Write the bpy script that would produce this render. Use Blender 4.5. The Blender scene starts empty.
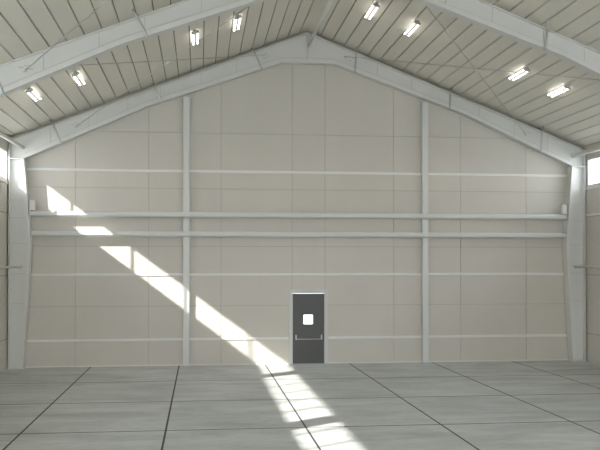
import bpy, bmesh, math, random
from mathutils import Vector, Matrix

random.seed(4)
SC = bpy.context.scene
COL = SC.collection

# ------------------------------------------------------------------ dimensions (metres)
HALF = 8.565          # outer face of the frame columns
EAVE, RIDGE = 6.52, 9.86
SLOPE = (RIDGE - EAVE) / HALF
WALLX = 8.60          # inner face of the side walls
ROOF0 = RIDGE + 0.105  # underside of the roof at the ridge
YFAR, YNEAR, BAY = -0.205, -7.37, 7.04
FRAME_Y = [YFAR, YNEAR, YNEAR - BAY, YNEAR - 2 * BAY]
YEND = -36.0
SILL, HEAD = 5.30, 6.17
FW = 0.34             # flange width


CB, CM, CT = 0.385, 0.585, 0.40   # column depth at foot, widest point and knee


def col_depth(z):
    return CB + (CM - CB) * z / 3.56 if z < 3.56 else CM - (CM - CT) * (z - 3.56) / 2.4


def rafter_top(x):
    return RIDGE - SLOPE * abs(x)


# ------------------------------------------------------------------ materials
def mat(name, color, rough=0.5, metal=0.0, var=0.0, scale=(1, 1, 1), nscale=3.0, bump=0.0, spec=0.5):
    m = bpy.data.materials.new(name)
    m.use_nodes = True
    nt = m.node_tree
    b = nt.nodes['Principled BSDF']
    b.inputs['Roughness'].default_value = rough
    b.inputs['Metallic'].default_value = metal
    b.inputs['Specular IOR Level'].default_value = spec
    c = (color[0], color[1], color[2], 1)
    b.inputs['Base Color'].default_value = c
    if var or bump:
        tc = nt.nodes.new('ShaderNodeTexCoord')
        mp = nt.nodes.new('ShaderNodeMapping')
        mp.inputs['Scale'].default_value = scale
        no = nt.nodes.new('ShaderNodeTexNoise')
        no.inputs['Scale'].default_value = nscale
        no.inputs['Detail'].default_value = 6
        nt.links.new(tc.outputs['Object'], mp.inputs['Vector'])
        nt.links.new(mp.outputs['Vector'], no.inputs['Vector'])
        if var:
            rp = nt.nodes.new('ShaderNodeValToRGB')
            e = rp.color_ramp.elements
            e[0].position, e[1].position = 0.3, 0.7
            e[0].color = tuple(max(0, v * (1 - var)) for v in color) + (1,)
            e[1].color = tuple(min(1, v * (1 + var)) for v in color) + (1,)
            nt.links.new(no.outputs['Fac'], rp.inputs['Fac'])
            nt.links.new(rp.outputs['Color'], b.inputs['Base Color'])
        if bump:
            bp = nt.nodes.new('ShaderNodeBump')
            bp.inputs['Strength'].default_value = bump
            bp.inputs['Distance'].default_value = 0.01
            nt.links.new(no.outputs['Fac'], bp.inputs['Height'])
            nt.links.new(bp.outputs['Normal'], b.inputs['Normal'])
    return m


def emission_mat(name, color, strength):
    m = bpy.data.materials.new(name)
    m.use_nodes = True
    b = m.node_tree.nodes['Principled BSDF']
    b.inputs['Base Color'].default_value = (0.9, 0.9, 0.9, 1)
    b.inputs['Emission Color'].default_value = color + (1,)
    b.inputs['Emission Strength'].default_value = strength
    return m


def glass_mat(name):
    m = bpy.data.materials.new(name)
    m.use_nodes = True
    nt = m.node_tree
    nt.nodes.remove(nt.nodes['Principled BSDF'])
    out = nt.nodes['Material Output']
    tr = nt.nodes.new('ShaderNodeBsdfTransparent')
    tr.inputs['Color'].default_value = (0.97, 0.98, 0.98, 1)
    gl = nt.nodes.new('ShaderNodeBsdfGlossy')
    gl.inputs['Roughness'].default_value = 0.02
    lw = nt.nodes.new('ShaderNodeLayerWeight')
    lw.inputs['Blend'].default_value = 0.5
    pw = nt.nodes.new('ShaderNodeMath')
    pw.operation = 'POWER'
    pw.inputs[1].default_value = 5.0
    nt.links.new(lw.outputs['Facing'], pw.inputs[0])
    fr = nt.nodes.new('ShaderNodeMath')
    fr.operation = 'MULTIPLY_ADD'
    fr.inputs[1].default_value = 0.8
    fr.inputs[2].default_value = 0.04
    nt.links.new(pw.outputs['Value'], fr.inputs[0])
    mx = nt.nodes.new('ShaderNodeMixShader')
    nt.links.new(fr.outputs['Value'], mx.inputs['Fac'])
    nt.links.new(tr.outputs['BSDF'], mx.inputs[1])
    nt.links.new(gl.outputs['BSDF'], mx.inputs[2])
    nt.links.new(mx.outputs['Shader'], out.inputs['Surface'])
    return m


def floor_mat():
    """grey trowelled concrete slab, mottled, with long streaks across the hall"""
    m = bpy.data.materials.new('trowelled_concrete')
    m.use_nodes = True
    nt = m.node_tree
    N, L = nt.nodes, nt.links
    b = N['Principled BSDF']
    tc = N.new('ShaderNodeTexCoord')

    def noise(scale, s, detail=6, dist=0.0):
        mp = N.new('ShaderNodeMapping')
        mp.inputs['Scale'].default_value = scale
        no = N.new('ShaderNodeTexNoise')
        no.inputs['Scale'].default_value = s
        no.inputs['Detail'].default_value = detail
        no.inputs['Distortion'].default_value = dist
        L.new(tc.outputs['Object'], mp.inputs['Vector'])
        L.new(mp.outputs['Vector'], no.inputs['Vector'])
        return no.outputs['Fac']
    streak = noise((0.30, 1.0, 1), 1.9, 7, 0.6)
    blotch = noise((1, 1, 1), 0.45, 4)
    fine = noise((0.5, 1.2, 1), 9.0, 5)
    mix1 = N.new('ShaderNodeMix'); mix1.data_type = 'FLOAT'
    mix1.inputs['Factor'].default_value = 0.40
    L.new(streak, mix1.inputs['A']); L.new(blotch, mix1.inputs['B'])
    mix2 = N.new('ShaderNodeMix'); mix2.data_type = 'FLOAT'
    mix2.inputs['Factor'].default_value = 0.22
    L.new(mix1.outputs['Result'], mix2.inputs['A']); L.new(fine, mix2.inputs['B'])
    rp = N.new('ShaderNodeValToRGB')
    e = rp.color_ramp.elements
    e[0].position, e[1].position = 0.36, 0.64
    e[0].color = FLOOR_DARK + (1,)
    e[1].color = FLOOR_LIGHT + (1,)
    L.new(mix2.outputs['Result'], rp.inputs['Fac'])
    L.new(rp.outputs['Color'], b.inputs['Base Color'])
    b.inputs['Roughness'].default_value = 0.55
    b.inputs['Specular IOR Level'].default_value = 0.35
    return m


FLOOR_DARK = (0.425, 0.442, 0.428)
FLOOR_LIGHT = (0.69, 0.71, 0.69)
M = {}
M['wall'] = mat('beige_wall_panel', (0.60, 0.572, 0.515), 0.6, 0, 0.03, (1, 1, 0.4), 0.8)
M['joint'] = mat('panel_joint_sealant', (0.40, 0.38, 0.335), 0.8)
M['trim'] = mat('pale_trim_metal', (0.76, 0.765, 0.745), 0.5)
M['steel'] = mat('light_grey_painted_steel', (0.685, 0.69, 0.665), 0.42, 0, 0.02, (1, 1, 1), 1.2)
M['seam_shade'] = mat('steel_weld_shade_line', (0.57, 0.575, 0.555), 0.5)  # darker steel; also paints the shade line along the rafter bottom flange
M['post'] = mat('pale_grey_post_paint', (0.665, 0.675, 0.655), 0.45)
M['roof'] = mat('cream_roof_liner', (0.705, 0.672, 0.59), 0.38, 0, 0.03, (1, 0.3, 1), 1.0)
M['roofjoint'] = mat('roof_joint_seal', (0.27, 0.25, 0.21), 0.8)  # grey-brown joint seal showing between the liner trays
M['floor'] = floor_mat()
M['sawcut'] = mat('dark_joint_filler', (0.045, 0.045, 0.044), 0.7)
M['finecut'] = mat('grey_joint_filler', (0.13, 0.13, 0.127), 0.8)
M['rod'] = mat('galvanised_rod', (0.52, 0.52, 0.50), 0.4, 0.15)
M['brace'] = mat('galvanised_angle', (0.50, 0.51, 0.50), 0.3, 0.6)
M['bolt'] = mat('zinc_bolt', (0.52, 0.53, 0.52), 0.5, 0.0)
M['door'] = mat('charcoal_door_paint', (0.070, 0.071, 0.070), 0.45)
M['doorframe'] = mat('pale_grey_door_frame', (0.60, 0.61, 0.60), 0.45)
M['chrome'] = mat('brushed_steel_bar', (0.50, 0.50, 0.49), 0.35, 0.6)
M['glass'] = glass_mat('window_glass')
M['alu'] = mat('white_window_frame', (0.78, 0.79, 0.79), 0.4)
M['lamp'] = mat('lamp_housing_grey', (0.45, 0.45, 0.43), 0.5)
M['lampcap'] = mat('lamp_end_cap_grey', (0.55, 0.55, 0.52), 0.5)
M['tube'] = emission_mat('lit_tube', (1.0, 0.97, 0.91), 3.6)
M['ground'] = mat('pale_yard_concrete', (0.62, 0.61, 0.58), 0.9, 0, 0.08, (1, 1, 1), 0.2)
M['outer'] = mat('outer_cladding', (0.6, 0.6, 0.58), 0.6)


# ------------------------------------------------------------------ mesh helpers
def new_bm():
    return bmesh.new()


def add_box(bm, x0, x1, y0, y1, z0, z1, mi=0):
    vs = [bm.verts.new(p) for p in ((x0, y0, z0), (x1, y0, z0), (x1, y1, z0), (x0, y1, z0),
                                    (x0, y0, z1), (x1, y0, z1), (x1, y1, z1), (x0, y1, z1))]
    for q in ((3, 2, 1, 0), (4, 5, 6, 7), (0, 1, 5, 4), (1, 2, 6, 5), (2, 3, 7, 6), (3, 0, 4, 7)):
        f = bm.faces.new([vs[i] for i in q])
        f.material_index = mi
    return vs


def add_prism(bm, poly, y0, y1, mi=0):
    """extrude an (x, z) outline along Y"""
    a = [bm.verts.new((x, y0, z)) for x, z in poly]
    b = [bm.verts.new((x, y1, z)) for x, z in poly]
    n = len(poly)
    fs = [bm.faces.new(a), bm.faces.new(b[::-1])]
    for i in range(n):
        j = (i + 1) % n
        fs.append(bm.faces.new((a[j], a[i], b[i], b[j])))
    for f in fs:
        f.material_index = mi


def add_prism_yz(bm, poly, x0, x1, mi=0):
    a = [bm.verts.new((x0, y, z)) for y, z in poly]
    b = [bm.verts.new((x1, y, z)) for y, z in poly]
    n = len(poly)
    fs = [bm.faces.new(a), bm.faces.new(b[::-1])]
    for i in range(n):
        j = (i + 1) % n
        fs.append(bm.faces.new((a[j], a[i], b[i], b[j])))
    for f in fs:
        f.material_index = mi


def add_tube(bm, pts, r, seg=12, mi=0, smooth=True):
    pts = [Vector(p) for p in pts]
    rings = []
    for i, p in enumerate(pts):
        if i == 0:
            d = pts[1] - pts[0]
        elif i == len(pts) - 1:
            d = pts[-1] - pts[-2]
        else:
            d = (pts[i + 1] - p).normalized() + (p - pts[i - 1]).normalized()
        d.normalize()
        up = Vector((0, 0, 1)) if abs(d.z) < 0.9 else Vector((1, 0, 0))
        u = d.cross(up).normalized()
        v = u.cross(d).normalized()
        rings.append([bm.verts.new(p + u * r * math.cos(2 * math.pi * k / seg) + v * r * math.sin(2 * math.pi * k / seg))
                      for k in range(seg)])
    for a, b in zip(rings[:-1], rings[1:]):
        for k in range(seg):
            f = bm.faces.new((a[k], a[(k + 1) % seg], b[(k + 1) % seg], b[k]))
            f.smooth = smooth
            f.material_index = mi
    for ring in (rings[0][::-1], rings[-1]):
        f = bm.faces.new(ring)
        f.material_index = mi


def obj(name, bm, mats, parent=None, smooth=False, bevel=0.0, origin=None):
    bmesh.ops.recalc_face_normals(bm, faces=bm.faces[:])
    if origin is None and parent is None:
        vs = [v.co for v in bm.verts]
        lo = [min(v[i] for v in vs) for i in range(3)]
        hi = [max(v[i] for v in vs) for i in range(3)]
        origin = Vector(((lo[0] + hi[0]) / 2, (lo[1] + hi[1]) / 2, lo[2]))
    if parent is not None:
        origin = origin_of(parent)
    origin = Vector(origin)
    bmesh.ops.translate(bm, verts=bm.verts[:], vec=-origin)
    me = bpy.data.meshes.new(name)
    bm.to_mesh(me)
    bm.free()
    if not isinstance(mats, (list, tuple)):
        mats = [mats]
    for m in mats:
        me.materials.append(m)
    o = bpy.data.objects.new(name, me)
    COL.objects.link(o)
    if parent is not None:
        o.parent = parent
        o.location = (0, 0, 0)
    else:
        o.location = origin
    if bevel:
        b = o.modifiers.new('bevel', 'BEVEL')
        b.width = bevel
        b.segments = 2
        b.limit_method = 'ANGLE'
    return o


def origin_of(o):
    p = Vector(o.location)
    while o.parent is not None:
        o = o.parent
        p = p + Vector(o.location)
    return p


def thing(name, label, cat, loc, group=None):
    o = bpy.data.objects.new(name, None)
    o.empty_display_size = 0.2
    COL.objects.link(o)
    o.location = loc
    return tag(o, label, cat, group)


def tag(o, label, cat, group=None):
    o['label'] = label
    o['category'] = cat
    if group:
        o['group'] = group
    return o


def struct(o, label=None, cat=None):
    o['kind'] = 'structure'
    if label:
        o['label'] = label
    if cat:
        o['category'] = cat
    return o


# ------------------------------------------------------------------ floor
bm = new_bm()
FX = [-6.305 + 2.527 * i for i in range(-1, 7)]
FY = [-3.34 - 3.25 * i for i in range(0, 11)]
JW, JT = 0.036, 0.055
xs = sorted([-8.85, 8.85] + [x - JW / 2 for x in FX if abs(x) < 8.5] + [x + JW / 2 for x in FX if abs(x) < 8.5])
ys = sorted([0.15, YEND - 0.1] + [y - JT / 2 for y in FY if y > YEND] + [y + JT / 2 for y in FY if y > YEND])
for i in range(len(xs) - 1):
    for j in range(len(ys) - 1):
        x0, x1, y0, y1 = xs[i], xs[i + 1], ys[j], ys[j + 1]
        if x1 - x0 < 0.1:
            mi = 1
        elif y1 - y0 < 0.1:
            mi = 2
        else:
            mi = 0
        z = 0.0
        vs = [bm.verts.new(p) for p in ((x0, y0, z), (x1, y0, z), (x1, y1, z), (x0, y1, z))]
        f = bm.faces.new(vs)
        f.material_index = mi
add_box(bm, -8.85, 8.85, YEND - 0.1, 0.15, -0.35, -0.02, 0)
fl = obj('floor', bm, [M['floor'], M['sawcut'], M['finecut']], origin=(0, 0, 0))
struct(fl, 'grey trowelled concrete floor slab with dark saw-cut joints', 'floor')

# ------------------------------------------------------------------ walls made of panels
GAP = 0.013


def clip_roof(bm, y_axis=False):
    for s in (-1, 1):
        n = Vector((SLOPE * s, 0, 1)).normalized()
        geom = bm.verts[:] + bm.edges[:] + bm.faces[:]
        r = bmesh.ops.bisect_plane(bm, geom=geom, plane_co=(0, 0, ROOF0 + 0.06), plane_no=n, clear_outer=True)
        edges = [e for e in r['geom_cut'] if isinstance(e, bmesh.types.BMEdge)]
        bmesh.ops.contextual_create(bm, geom=edges) if False else bmesh.ops.holes_fill(bm, edges=edges)


# far gable wall, with the opening for the door
bm = new_bm()
WX = [-8.9, -6.755, -4.665, -2.555, -0.442, 0.547, 2.652, 4.731, 6.812, 8.9]
WZ = [-0.02, 1.746, 3.497, 5.198, 6.842, 10.3]
DX0, DX1, DZ = -0.446, 0.544, 2.12
for i in range(len(WX) - 1):
    for j in range(len(WZ) - 1):
        x0, x1, z0, z1 = WX[i] + GAP / 2, WX[i + 1] - GAP / 2, WZ[j] + GAP / 2, WZ[j + 1] - GAP / 2
        if i == 4 and j == 0:
            continue
        if i == 4 and j == 1:
            z0 = DZ
        add_box(bm, x0, x1, 0.0, 0.03, z0, z1, 0)
add_box(bm, -8.9, DX0, 0.022, 0.16, -0.3, 10.3, 1)
add_box(bm, DX1, 8.9, 0.022, 0.16, -0.3, 10.3, 1)
add_box(bm, DX0, DX1, 0.022, 0.16, DZ, 10.3, 1)
clip_roof(bm)
w = obj('wall_back', bm, [M['wall'], M['joint']], origin=(0, 0, 0))
struct(w, 'beige panelled gable end wall behind the grey door', 'wall')


def side_wall(name, s, label):
    """panels below and above the long strip window"""
    bm = new_bm()
    zs = [-0.02, 0.86, 2.65, 4.42, SILL]
    yj = [0.1 - 2.35 * k for k in range(17)]
    for k in range(len(yj) - 1):
        y1, y0 = yj[k] - GAP / 2, yj[k + 1] + GAP / 2
        for j in range(len(zs) - 1):
            g = 0.028
            z0 = zs[j] + g / 2
            z1 = zs[j + 1] - (g / 2 if j < len(zs) - 2 else 0)
            a, b = sorted((s * WALLX, s * (WALLX + 0.03)))
            add_box(bm, a, b, y0, y1, z0, z1, 0)
        a, b = sorted((s * WALLX, s * (WALLX + 0.03)))
        add_box(bm, a, b, y0, y1, HEAD, 6.60, 0)
    a, b = sorted((s * (WALLX + 0.022), s * (WALLX + 0.10)))
    add_box(bm, a, b, YEND, 0.15, -0.3, SILL - 0.002, 1)
    add_box(bm, a, b, YEND, 0.15, HEAD + 0.002, 6.66, 1)
    for fy in FRAME_Y + [FRAME_Y[-1] - BAY]:   # wall piers behind the frame columns
        add_box(bm, a, b, fy - 0.12, min(fy + 0.12, 0.10), SILL - 0.002, HEAD + 0.002, 1)
    add_box(bm, a, b, YEND, FRAME_Y[-1] - BAY - 0.1, SILL - 0.002, HEAD + 0.002, 1)
    o = obj(name, bm, [M['wall'], M['joint']], origin=(s * WALLX, 0, 0))
    struct(o, label, 'wall')


side_wall('wall_left', -1, 'beige panelled side wall at the left edge, below the strip window')
side_wall('wall_right', 1, 'beige panelled side wall at the right edge, below the strip window')

# wall behind the camera, with an unseen opening added to let in fill daylight
bm = new_bm()
add_box(bm, -8.9, -7.4, YEND, YEND + 0.12, -0.3, 10.3, 0)
add_box(bm, 7.4, 8.9, YEND, YEND + 0.12, -0.3, 10.3, 0)
add_box(bm, -7.4, 7.4, YEND, YEND + 0.12, 6.2, 10.3, 0)
clip_roof(bm)
w = obj('wall_front', bm, [M['wall']], origin=(0, YEND, 0))
struct(w, 'beige gable wall with an added opening for fill daylight', 'wall')

# ------------------------------------------------------------------ ceiling (ribbed liner under the roof)
bm = new_bm()
SP = 0.357


def roof_side(s, first, g):
    xs_ = [0.0]
    x = first
    while x < 9.0:
        xs_.append(x)
        x += SP
    xs_.append(9.1)
    for a, b in zip(xs_[:-1], xs_[1:]):
        x0 = a + (g / 2 if a > 0 else 0)
        x1 = b - g / 2
        poly = [(s * x0, ROOF0 - SLOPE * x0), (s * x1, ROOF0 - SLOPE * x1),
                (s * x1, ROOF0 - SLOPE * x1 + 0.045), (s * x0, ROOF0 - SLOPE * x0 + 0.045)]
        add_prism(bm, poly, YEND - 0.05, 0.2, 0)
        # standing lip of each liner tray, hanging a little below the sheet
        xl = b - g / 2 - 0.012
        poly = [(s * xl, ROOF0 - SLOPE * xl - 0.007), (s * x1, ROOF0 - SLOPE * x1 - 0.007),
                (s * x1, ROOF0 - SLOPE * x1 + 0.01), (s * xl, ROOF0 - SLOPE * xl + 0.01)]
        add_prism(bm, poly, YEND - 0.05, 0.2, 0)
    poly = [(0, ROOF0 + 0.035), (s * 9.1, ROOF0 - SLOPE * 9.1 + 0.035),
            (s * 9.1, ROOF0 - SLOPE * 9.1 + 0.16), (0, ROOF0 + 0.16)]
    add_prism(bm, poly, YEND - 0.1, 0.25, 1)


roof_side(-1, 0.225, 0.027)
roof_side(1, 0.40, 0.032)
c = obj('ceiling', bm, [M['roof'], M['roofjoint']], origin=(0, 0, ROOF0))
struct(c, 'cream ribbed roof liner on two slopes', 'ceiling')

# ------------------------------------------------------------------ strips on the gable wall
n = 0
for z, lab in ((5.71, 'thin pale horizontal trim strip high on the gable wall, above the two rails'),
               (2.67, 'thin pale horizontal trim strip on the gable wall, just above the door'),
               (0.772, 'thin pale horizontal trim strip at panic-bar height on the gable wall')):
    n += 1
    bm = new_bm()
    if z < 1:
        add_box(bm, -8.54, -0.551, -0.03, 0.0, z - 0.036, z + 0.036)
        add_box(bm, 0.649, 8.54, -0.03, 0.0, z - 0.036, z + 0.036)
    else:
        add_box(bm, -8.54, 8.54, -0.03, 0.0, z - 0.036, z + 0.036)
    o = obj('trim_%d' % n, bm, [M['trim']], bevel=0.006)
    struct(o, lab, 'trim')
bm = new_bm()
add_box(bm, -8.54, -0.551, -0.018, 0.0, 0.0, 0.03)
add_box(bm, 0.649, 8.54, -0.018, 0.0, 0.0, 0.03)
o = obj('baseboard_back', bm, [M['trim']], bevel=0.004)
struct(o, 'low pale base strip along the foot of the gable wall', 'baseboard')
# strip on the right-hand side wall (pale sheeting rail)
bm = new_bm()
add_box(bm, 8.565, 8.60, -7.1, -0.4, 4.435, 4.50)
o = obj('trim_4', bm, [M['trim']])
struct(o, 'thin pale trim strip on the right side wall', 'trim')


# ------------------------------------------------------------------ strip windows
def strip_window(idx, s, y0, y1, label, rail=0.10):
    root = bpy.data.objects.new('window_%d' % idx, None)
    COL.objects.link(root)
    root.location = (s * (WALLX + 0.05), (y0 + y1) / 2, SILL)
    struct(root, label, 'window')
    xa, xb = sorted((s * (WALLX + 0.005), s * (WALLX + 0.085)))
    bm = new_bm()
    add_box(bm, xa, xb, y0, y1, SILL, SILL + rail)
    add_box(bm, xa, xb, y0, y1, HEAD - 0.03, HEAD)
    add_box(bm, xa, xb, y0, y0 + 0.04, SILL + rail, HEAD - 0.03)
    jamb = 0.13 if (s > 0 and y1 > -1) else 0.04
    add_box(bm, xa, xb, y1 - jamb, y1, SILL + rail, HEAD - 0.03)
    obj('window_frame', bm, [M['alu']], root)
    k = 6
    ym = [y1] + [y1 - 0.91 - 1.19 * i for i in range(5)] + [y0]
    for i in range(1, k):
        bm = new_bm()
        add_box(bm, xa, xb, ym[i] - 0.009, ym[i] + 0.009, SILL + rail, HEAD - 0.03)
        obj('mullion', bm, [M['alu']], root)
    for i in range(k):
        bm = new_bm()
        b = ym[i] - (jamb if i == 0 else 0.014)
        a = ym[i + 1] + (0.04 if i == k - 1 else 0.014)
        x = s * (WALLX + 0.05)
        vs = [bm.verts.new(p) for p in ((x, a, SILL + rail), (x, b, SILL + rail), (x, b, HEAD - 0.03), (x, a, HEAD - 0.03))]
        bm.faces.new(vs)
        obj('pane', bm, [M['glass']], root)
    bm = new_bm()
    xa, xb = sorted((s * (WALLX - 0.03), s * (WALLX + 0.005)))
    add_box(bm, xa, xb, y0, y1, SILL - 0.05, SILL - 0.005)
    obj('window_sill', bm, [M['trim']], root)


idx = 0
FY2 = FRAME_Y + [FRAME_Y[-1] - BAY]
for s, side in ((-1, 'left'), (1, 'right')):
    for k in range(4):
        idx += 1
        y1 = FY2[k] - 0.12 if k else FY2[k] - 0.12
        y0 = FY2[k + 1] + 0.12
        where = ['next to the gable wall', 'in the second bay', 'in the third bay', 'in the fourth bay'][k]
        strip_window(idx, s, y0, y1, 'bright strip window under the eaves of the %s wall, %s' % (side, where),
                     0.10 if k == 0 else 0.05)

# ------------------------------------------------------------------ door in the gable wall
root = bpy.data.objects.new('door_1', None)
COL.objects.link(root)
root.location = (0.049, 0, 0)
struct(root, 'charcoal exit door with small square window and panic bar', 'door')
DL, DR = -0.428, 0.526
bm = new_bm()
for a, b in ((-0.538, DL), (DR, 0.636)):
    add_box(bm, a, b, -0.045, -0.001, 0.0, 2.205)
    aa, bb = (DX0 + 0.001, DL) if a < 0 else (DR, DX1 - 0.001)
    add_box(bm, aa, bb, -0.001, 0.10, 0.0, 2.10)
add_box(bm, DL, DR, -0.045, -0.001, 2.10, 2.205)
add_box(bm, DL, DR, -0.001, 0.10, 2.10, DZ - 0.001)
obj('door_frame', bm, [M['doorframe']], root, bevel=0.006)
GX0, GX1, GZ0, GZ1 = -0.109, 0.181, 1.182, 1.466
LY0, LY1 = -0.028, 0.022
bm = new_bm()
e = 0.006
add_box(bm, DL + e, GX0, LY0, LY1, 0.012, 2.094)
add_box(bm, GX1, DR - e, LY0, LY1, 0.012, 2.094)
add_box(bm, GX0, GX1, LY0, LY1, 0.012, GZ0)
add_box(bm, GX0, GX1, LY0, LY1, GZ1, 2.094)
bmesh.ops.remove_doubles(bm, verts=bm.verts[:], dist=1e-5)
leaf = obj('door_leaf', bm, [M['door']], root)
bm = new_bm()
for a, b, c0, d in ((GX0 - .012, GX1 + .012, GZ0 - .012, GZ0 + .006), (GX0 - .012, GX1 + .012, GZ1 - .006, GZ1 + .012),
                    (GX0 - .012, GX0 + .006, GZ0 + .006, GZ1 - .006), (GX1 - .006, GX1 + .012, GZ0 + .006, GZ1 - .006)):
    add_box(bm, a, b, LY0 - 0.006, LY0, c0, d)
obj('window_bead', bm, [M['door']], leaf)
bm = new_bm()
vs = [bm.verts.new(p) for p in ((GX0, 0, GZ0), (GX1, 0, GZ0), (GX1, 0, GZ1), (GX0, 0, GZ1))]
bm.faces.new(vs)
obj('vision_pane', bm, [M['glass']], leaf)
bm = new_bm()
add_tube(bm, [(-0.321, -0.095, 0.742), (0.429, -0.095, 0.742)], 0.016, 12)
bar = obj('panic_bar', bm, [M['chrome']], root)
for x in (-0.328, 0.436):
    bm = new_bm()
    add_box(bm, x - 0.020, x + 0.020, LY0 - 0.035, LY0, 0.725, 0.865)
    add_box(bm, x - 0.016, x + 0.016, -0.118, LY0 - 0.03, 0.722, 0.775)
    obj('bar_bracket', bm, [M['chrome']], bar, bevel=0.006)
for z in (0.25, 1.05, 1.86):
    bm = new_bm()
    add_tube(bm, [(DR + 0.001, -0.05, z - 0.05), (DR + 0.001, -0.05, z + 0.05)], 0.010, 10)
    obj('hinge', bm, [M['doorframe']], root)
bm = new_bm()
add_box(bm, DL, DR, -0.05, 0.10, 0.0, 0.010)
obj('threshold', bm, [M['chrome']], root)


# ------------------------------------------------------------------ portal frames
def flange(bm, a, b, y, t=0.022, side=1, mi=0, fw=FW, ext=0.0):
    """plate along the web edge a-b (x, z), thickness on the given side"""
    ax, az = a; bx, bz = b
    dx, dz = bx - ax, bz - az
    l = math.hypot(dx, dz)
    ux, uz = dx / l, dz / l
    ax, az, bx, bz = ax - ux * ext, az - uz * ext, bx + ux * ext, bz + uz * ext
    nx, nz = -uz * t * side, ux * t * side
    add_prism(bm, [(ax, az), (bx, bz), (bx + nx, bz + nz), (ax + nx, az + nz)], y - fw / 2, y + fw / 2, mi)


LOW = [(8.148, 5.985), (4.75, 7.525), (0.80, 8.925), (0.0, 8.945)]


def low_at(x):
    for (xa, za), (xb, zb) in zip(LOW[:-1], LOW[1:]):
        if xb <= x <= xa:
            return za + (zb - za) * (xa - x) / (xa - xb)
    return LOW[0][1]


def bent_angle(bm, pts, w=0.035):
    add_tube(bm, pts, w / 2, 6, smooth=False)


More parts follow.
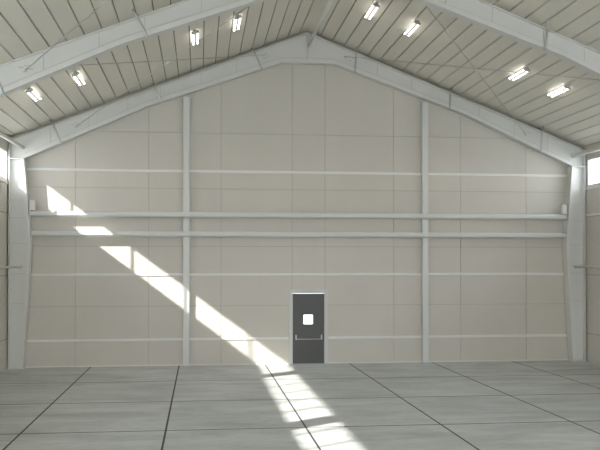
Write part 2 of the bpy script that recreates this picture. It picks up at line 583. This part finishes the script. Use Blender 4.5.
def portal_frame(y, label, detail=True):
    root = thing('portal_frame', label, 'steel frame', (0, y, 0), 'portal frames')
    T = 0.007
    for s in (-1, 1):
        # tapered column: widest part-way up, narrower at foot and knee
        bm = new_bm()
        P = [(HALF, 0.016), (HALF - CB, 0.016), (HALF - CM, 3.56), (HALF - CT, 5.963), (HALF, 5.963)]
        P = [(s * x, z) for x, z in P]
        add_prism(bm, P, y - T, y + T)
        flange(bm, (s * (HALF - 0.006), 0.016), (s * (HALF - 0.006), 5.963), y, side=s, t=0.02)
        flange(bm, P[1], P[2], y, side=s, t=0.03)
        flange(bm, P[2], P[3], y, side=s, t=0.03)
        flange(bm, P[1], P[2], y, side=-s, t=0.05)
        flange(bm, P[2], P[3], y, side=-s, t=0.05)
        cpart = obj('column', bm, [M['steel']], root)
        bm = new_bm()
        xa, xb = sorted((s * (HALF + 0.0), s * (HALF - CB - 0.04)))
        add_box(bm, xa, xb, y - FW / 2 - 0.005, y + FW / 2 - 0.012, 0.0, 0.016)
        obj('base_plate', bm, [M['steel']], cpart)
        if detail:
            for z in (1.85, 2.70, 3.56, 4.30, 4.80):
                d = col_depth(z)
                bm = new_bm()
                xa, xb = sorted((s * (HALF - 0.03), s * (HALF - d + 0.03)))
                add_box(bm, xa, xb, y - T - 0.012, y - T, z - 0.008, z + 0.008)
                obj('weld_shade_line', bm, [M['seam_shade']], cpart)
        # cap plate between column and rafter
        bm = new_bm()
        xa, xb = sorted((s * HALF, s * (HALF - CT)))
        add_box(bm, xa, xb, y - FW / 2, y + FW / 2, 5.964, 5.984)
        obj('cap_plate', bm, [M['steel']], cpart)
        # rafter: tapered web with top and bottom flanges
        bm = new_bm()
        x1 = s * 0.004
        W = [(s * HALF, 5.985)] + [(s * a, b) for a, b in LOW[:-1]] + [(x1, LOW[-1][1])] + \
            [(x1, RIDGE), (s * HALF, EAVE)]
        add_prism(bm, W, y - T, y + T)
        for a, b in zip(LOW[:-1], LOW[1:]):
            bx = max(b[0], 0.004)
            flange(bm, (s * a[0], a[1]), (s * bx, b[1]), y, side=-s, t=0.10, fw=0.25)
        flange(bm, (x1, RIDGE - 0.024), (s * HALF, EAVE - 0.024), y, side=-s, t=0.022, fw=0.12)
        # end plate at the eave corner
        flange(bm, (s * (HALF - 0.006), 5.985), (s * (HALF - 0.006), EAVE - 0.03), y, side=s, t=0.02)
        rp = obj('rafter', bm, [M['steel']], root)
        bm = new_bm()
        xa, xb = sorted((s * 0.004, s * 0.024))
        add_box(bm, xa, xb, y - FW / 2 + 0.02, y + FW / 2 - 0.02, LOW[-1][1] + 0.004, RIDGE - 0.05)
        obj('apex_plate', bm, [M['steel']], rp)
        if detail:
            for x in (2.11, 3.15, 4.32, 5.25, 6.36, 7.43):
                bm = new_bm()
                add_box(bm, s * x - 0.008, s * x + 0.008, y - T - 0.015, y - T,
                        low_at(x) + 0.115, rafter_top(x) - 0.06)
                obj('stiffener', bm, [M['seam_shade']], rp)
            for x, z in ((6.72, 6.965), (1.27, 9.12)):      # slotted holes and washers of the roof rods
                for dx, dz in ((-0.10, 0.0), (0.09, 0.03), (0.0, -0.06), (-0.03, 0.07)):
                    bm = new_bm()
                    add_box(bm, s * (x + dx) - 0.05, s * (x + dx) + 0.05, y - T - 0.016, y - T,
                            z + dz - 0.009, z + dz + 0.009)
                    obj('bolt_slot', bm, [M['bolt']], rp)
            for (xa_, za_), (xb_, zb_) in zip(LOW[:-1], LOW[1:]):   # dark strip above the bottom flange, painted in as the web recess shade
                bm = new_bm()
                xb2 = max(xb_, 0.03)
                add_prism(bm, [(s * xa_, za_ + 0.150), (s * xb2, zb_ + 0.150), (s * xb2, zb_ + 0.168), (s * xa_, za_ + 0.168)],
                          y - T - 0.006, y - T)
                obj('weld_shade_line', bm, [M['seam_shade']], rp)
            for x in (1.40, 4.28, 7.13):                     # flange braces up to the roof
                zt, zb = rafter_top(x), low_at(x)
                yf = y - FW / 2 - 0.028
                xo = 0.10 if s > 0 and x > 5 else 0.27
                sx = x + (xo if s < 0 else 0.03)
                bm = new_bm()
                pts = [(s * x, yf + 0.02, zb - 0.045), (s * x, yf, zb + 0.03),
                       (s * (x + (sx - x) * 0.75), yf - 0.02, zt - 0.10),
                       (s * sx, yf - 0.10, ROOF0 - SLOPE * sx - 0.02)]
                bent_angle(bm, pts, 0.050)
                add_box(bm, s * x - 0.045, s * x + 0.045, yf - 0.006, yf + 0.05, zb - 0.050, zb - 0.028)
                obj('flange_brace', bm, [M['brace']], rp)
    return root


portal_frame(FRAME_Y[0], 'pale grey steel portal frame standing right against the gable wall')
portal_frame(FRAME_Y[1], 'pale grey steel portal frame nearest to the viewer, its rafters crossing the top corners')
portal_frame(FRAME_Y[2], 'pale grey steel portal frame just outside the picture, shading the floor sunbeam', False)
portal_frame(FRAME_Y[3], 'pale grey steel portal frame farthest from the gable wall, out of the picture', False)


# ------------------------------------------------------------------ gable posts
def gable_post(x, label):
    root = thing('gable_post', label, 'post', (x, -0.066, 0), 'gable posts')
    zt = low_at(abs(x)) - 0.075
    zt2 = zt
    bm = new_bm()
    add_box(bm, x - 0.09, x + 0.09, -0.132, -0.118, 0.014, zt2)
    add_box(bm, x - 0.006, x + 0.006, -0.118, -0.045, 0.014, zt2)
    add_box(bm, x - 0.09, x + 0.09, -0.045, -0.031, 0.014, zt2)
    obj('post_shaft', bm, [M['post']], root)
    bm = new_bm()
    add_box(bm, x - 0.12, x + 0.12, -0.15, -0.031, 0.0, 0.014)
    obj('base_plate', bm, [M['post']], root)
    bm = new_bm()
    add_box(bm, x - 0.11, x + 0.11, -0.15, -0.031, zt2, zt2 + 0.014)
    obj('cap_plate', bm, [M['post']], root)


gable_post(-3.571, 'tall pale grey post on the gable wall left of the door')
gable_post(3.60, 'tall pale grey post on the gable wall right of the door')


# ------------------------------------------------------------------ the two horizontal pipes
def col_inner(z):
    d = col_depth(z)
    return HALF - d - 0.034


PY = -0.222
for z, lab, br in ((4.412, 'upper of two long horizontal steel rails across the gable wall', True),
                   (3.846, 'lower of two long horizontal steel rails across the gable wall', False)):
    xe = col_inner(z) - 0.012
    root = thing('wall_rail', lab, 'rail', (0, PY, z), 'rails across the gable wall')
    bm = new_bm()
    prof = [(-0.135, -0.070), (-0.135, 0.070), (-0.15, 0.078), (-0.262, 0.078), (-0.276, 0.073), (-0.286, 0.062),
            (-0.291, 0.04), (-0.292, -0.02), (-0.286, -0.038), (-0.272, -0.052), (-0.235, -0.072), (-0.20, -0.078), (-0.15, -0.078)]
    add_prism_yz(bm, [(py, z + pz) for py, pz in prof], -xe + 0.012, xe - 0.012)
    obj('rail_bar', bm, [M['post']], root)
    for s in (-1, 1):
        bm = new_bm()
        a, b = sorted((s * (xe - 0.012), s * xe))
        add_box(bm, a, b, PY - 0.085, PY + 0.085, z - 0.10, z + 0.10)
        obj('end_plate', bm, [M['post']], root)
        if br:
            bm = new_bm()
            xs1 = xe + 0.0
            a, b = sorted((s * (xs1 - 0.15), s * (xs1 + 0.0)))
            add_box(bm, a, b, PY - 0.09, PY + 0.06, z + 0.101, z + 0.385)
            obj('end_bracket', bm, [M['steel']], root, bevel=0.01)


# ------------------------------------------------------------------ pipes along the hall
def long_pipe(name, pts, r, label, cat, m, plate=None):
    root = thing(name, label, cat, pts[0])
    bm = new_bm()
    add_tube(bm, pts, r, 16)
    obj('pipe', bm, [m], root)
    for p in (pts[0], pts[-1]):
        bm = new_bm()
        q = Vector(p)
        d = 1 if p == pts[-1] else -1
        add_box(bm, q.x - r * 1.7, q.x + r * 1.7, q.y - 0.006, q.y + 0.006, q.z - r * 1.7, q.z + r * 1.7)
        obj('end_plate', bm, [m], root)


ya, yb = YFAR - 0.018, YNEAR + 0.018
long_pipe('ridge_pipe', [(0.0, ya - 0.21, 9.41), (0.0, yb + 0.21, 9.41)], 0.052,
          'pale pipe running along the ridge from the far frame apex', 'pipe', M['post'])
long_pipe('eave_strut', [(-8.19, ya, 6.30), (-8.34, yb, 6.30)], 0.050,
          'pale pipe strut above the left strip window', 'pipe', M['steel'])
long_pipe('eave_strut', [(8.23, ya, 6.29), (8.10, yb, 6.32)], 0.062,
          'pale pipe strut above the right strip window', 'pipe', M['steel'])
long_pipe('wall_strut', [(-8.24, ya, 2.90), (-8.24, yb, 2.90)], 0.035,
          'thin pipe strut running along the left wall at mid height', 'pipe', M['steel'])
long_pipe('wall_strut', [(8.28, ya, 2.90), (8.28, yb, 2.90)], 0.035,
          'thin pipe strut running along the right wall at mid height', 'pipe', M['steel'])


# ------------------------------------------------------------------ roof bracing rods
def rod(a, b, label, cross=False, lower=0.0):
    a, b = Vector(a), Vector(b)
    root = thing('bracing_rod', label, 'rod', a, 'roof bracing rods')
    d = (b - a).normalized()
    bm = new_bm()
    add_tube(bm, [a, b], 0.009, 8)
    obj('rod_bar', bm, [M['rod']], root)
    mid = (a + b) / 2
    if cross:
        bm = new_bm()
        add_tube(bm, [mid - d * 0.09, mid + d * 0.09], 0.026, 8)
        obj('turnbuckle', bm, [M['alu']], root)
    for p, sg in ((a, 1), (b, -1)):
        bm = new_bm()
        add_tube(bm, [p + d * sg * 0.03, p + d * sg * 0.10], 0.020, 8)
        obj('end_nut', bm, [M['rod']], root)


y0, y1 = YFAR - 0.035, YNEAR + 0.035
rod((-6.72, y0, 6.93), (-1.27, y1, 9.08), 'thin bracing rod on the left roof slope, rising steeply toward the ridge', True)
rod((-1.27, y0, 9.14), (-6.72, y1, 6.99), 'thin bracing rod on the left roof slope, lying nearly level in the photo')
rod((6.72, y0, 6.93), (1.27, y1, 9.08), 'thin bracing rod on the right roof slope, from the far knee up toward the ridge', True)
rod((1.10, y0, 9.17), (6.72, y1, 6.99), 'thin bracing rod on the right roof slope, crossing in front of a ceiling light')
rod((-6.72, YNEAR - 0.045, 6.93), (-1.27, YNEAR - BAY + 0.02, 9.08),
    'thin bracing rod fixed to the front of the near left rafter')


# ------------------------------------------------------------------ ceiling lights
def fixture(x, yc, label, src=None):
    s = -1 if x < 0 else 1
    z = ROOF0 - SLOPE * abs(x)
    ang = math.atan(SLOPE) * s
    if src is None:
        root = thing('ceiling_light', label, 'ceiling light', (0, 0, 0), 'twin-tube ceiling lights')
        L = 1.16
        bm = new_bm()
        add_box(bm, -0.045, 0.045, -L / 2 + 0.02, L / 2 - 0.02, -0.055, -0.012)
        add_box(bm, -0.016, 0.016, -L / 2 + 0.05, L / 2 - 0.05, -0.095, -0.055)
        obj('housing', bm, [M['lamp']], root, bevel=0.004)
        for dx in (-0.058, 0.058):
            bm = new_bm()
            add_tube(bm, [(dx, -L / 2 + 0.05, -0.085), (dx, L / 2 - 0.05, -0.085)], 0.021, 14)
            obj('lamp_tube', bm, [M['tube']], root)
        for dy in (-1, 1):
            bm = new_bm()
            a, b = sorted((dy * (L / 2 - 0.05), dy * (L / 2 + 0.01)))
            add_box(bm, -0.09, 0.09, a, b, -0.110, -0.050)
            obj('end_cap', bm, [M['lampcap']], root)
    else:
        root = src.copy()
        COL.objects.link(root)
        root['label'] = label
        for ch in src.children:
            d = ch.copy()
            COL.objects.link(d)
            d.parent = root
    root.location = (x * 1.007, yc, z)
    root.rotation_euler = (0, ang, 0)
    return root


ordinal = ['outermost of the four, nearest the left wall', 'second from the left wall',
           'third from the left wall', 'fourth from the left wall, nearest the ridge']
ordinal_r = ['nearest the ridge', 'second from the ridge', 'third from the ridge, crossed by a rod',
             'outermost, nearest the right wall']
src = None
for x, lab in zip((-7.175, -6.11, -3.30, -2.27), ordinal):
    o = fixture(x, -3.93, 'lit ceiling light on the left roof slope, ' + lab, src)
    src = src or o
for x, lab in zip((1.20, 2.24, 5.07, 6.14), ordinal_r):
    fixture(x, -3.93, 'lit ceiling light on the right roof slope, ' + lab, src)
for x, lab in zip((-7.175, -6.11), ('closer to the left wall', 'closer to the ridge')):
    fixture(x, -11.2, 'lit ceiling light above the upper left corner, nearer the viewer, ' + lab, src)

# ------------------------------------------------------------------ the yard outside
bm = new_bm()
for a, b, c0, d in ((-160, 160, 0.26, 220), (-160, 160, -220, YEND - 0.11), (-160, -8.86, YEND - 0.11, 0.26),
                    (8.86, 160, YEND - 0.11, 0.26)):
    vs = [bm.verts.new(p) for p in ((a, c0, -0.06), (b, c0, -0.06), (b, d, -0.06), (a, d, -0.06))]
    bm.faces.new(vs)
g = obj('ground', bm, [M['ground']], origin=(0, 0, -0.06))
struct(g, 'pale concrete yard outside the hall', 'ground')

# ------------------------------------------------------------------ light
q, r = 0.69, 0.754
SUN_E, SKY_E, EXPO = 9.5, 6.0, 0.30
ld = Vector((1, q, -r)).normalized()
sun = bpy.data.lights.new('sun', 'SUN')
sun.energy = SUN_E
sun.angle = math.radians(0.8)
sun.color = (1.0, 0.96, 0.90)
so = bpy.data.objects.new('sun', sun)
COL.objects.link(so)
so.location = (-40, -28, 40)
so.rotation_euler = ld.to_track_quat('-Z', 'Y').to_euler()

world = bpy.data.worlds.new('sky')
SC.world = world
world.use_nodes = True
nt = world.node_tree
bg = nt.nodes['Background']
# bright hazy sky: nearly white, a little bluer overhead
tc = nt.nodes.new('ShaderNodeTexCoord')
sx = nt.nodes.new('ShaderNodeSeparateXYZ')
rp = nt.nodes.new('ShaderNodeValToRGB')
rp.color_ramp.elements[0].position = 0.0
rp.color_ramp.elements[0].color = (1.0, 1.0, 1.0, 1)
rp.color_ramp.elements[1].position = 0.9
rp.color_ramp.elements[1].color = (0.70, 0.82, 1.0, 1)
nt.links.new(tc.outputs['Generated'], sx.inputs['Vector'])
nt.links.new(sx.outputs['Z'], rp.inputs['Fac'])
nt.links.new(rp.outputs['Color'], bg.inputs['Color'])
bg.inputs['Strength'].default_value = SKY_E

# ------------------------------------------------------------------ camera
cam = bpy.data.cameras.new('camera')
cam.sensor_fit = 'HORIZONTAL'
cam.sensor_width = 36.0
cam.lens = 854.48 / 600 * 36.0
cam.shift_x = 0.0
cam.shift_y = (255.72 - 225) / 600
cam.clip_end = 600
co = bpy.data.objects.new('camera', cam)
COL.objects.link(co)
co.location = (-3.1757, -25.3392, 2.9861)
yw, pt = math.radians(6.6865), math.radians(0.5377)
co.rotation_euler = (math.pi / 2 + pt, 0, -yw)
SC.camera = co

SC.view_settings.view_transform = 'Standard'
SC.view_settings.look = 'None'
SC.view_settings.gamma = 1.0
SC.view_settings.use_curve_mapping = False
SC.view_settings.exposure = EXPO
SC.cycles.max_bounces = 12
SC.cycles.diffuse_bounces = 8
SC.cycles.transparent_max_bounces = 12
SC.cycles.sample_clamp_indirect = 4.0
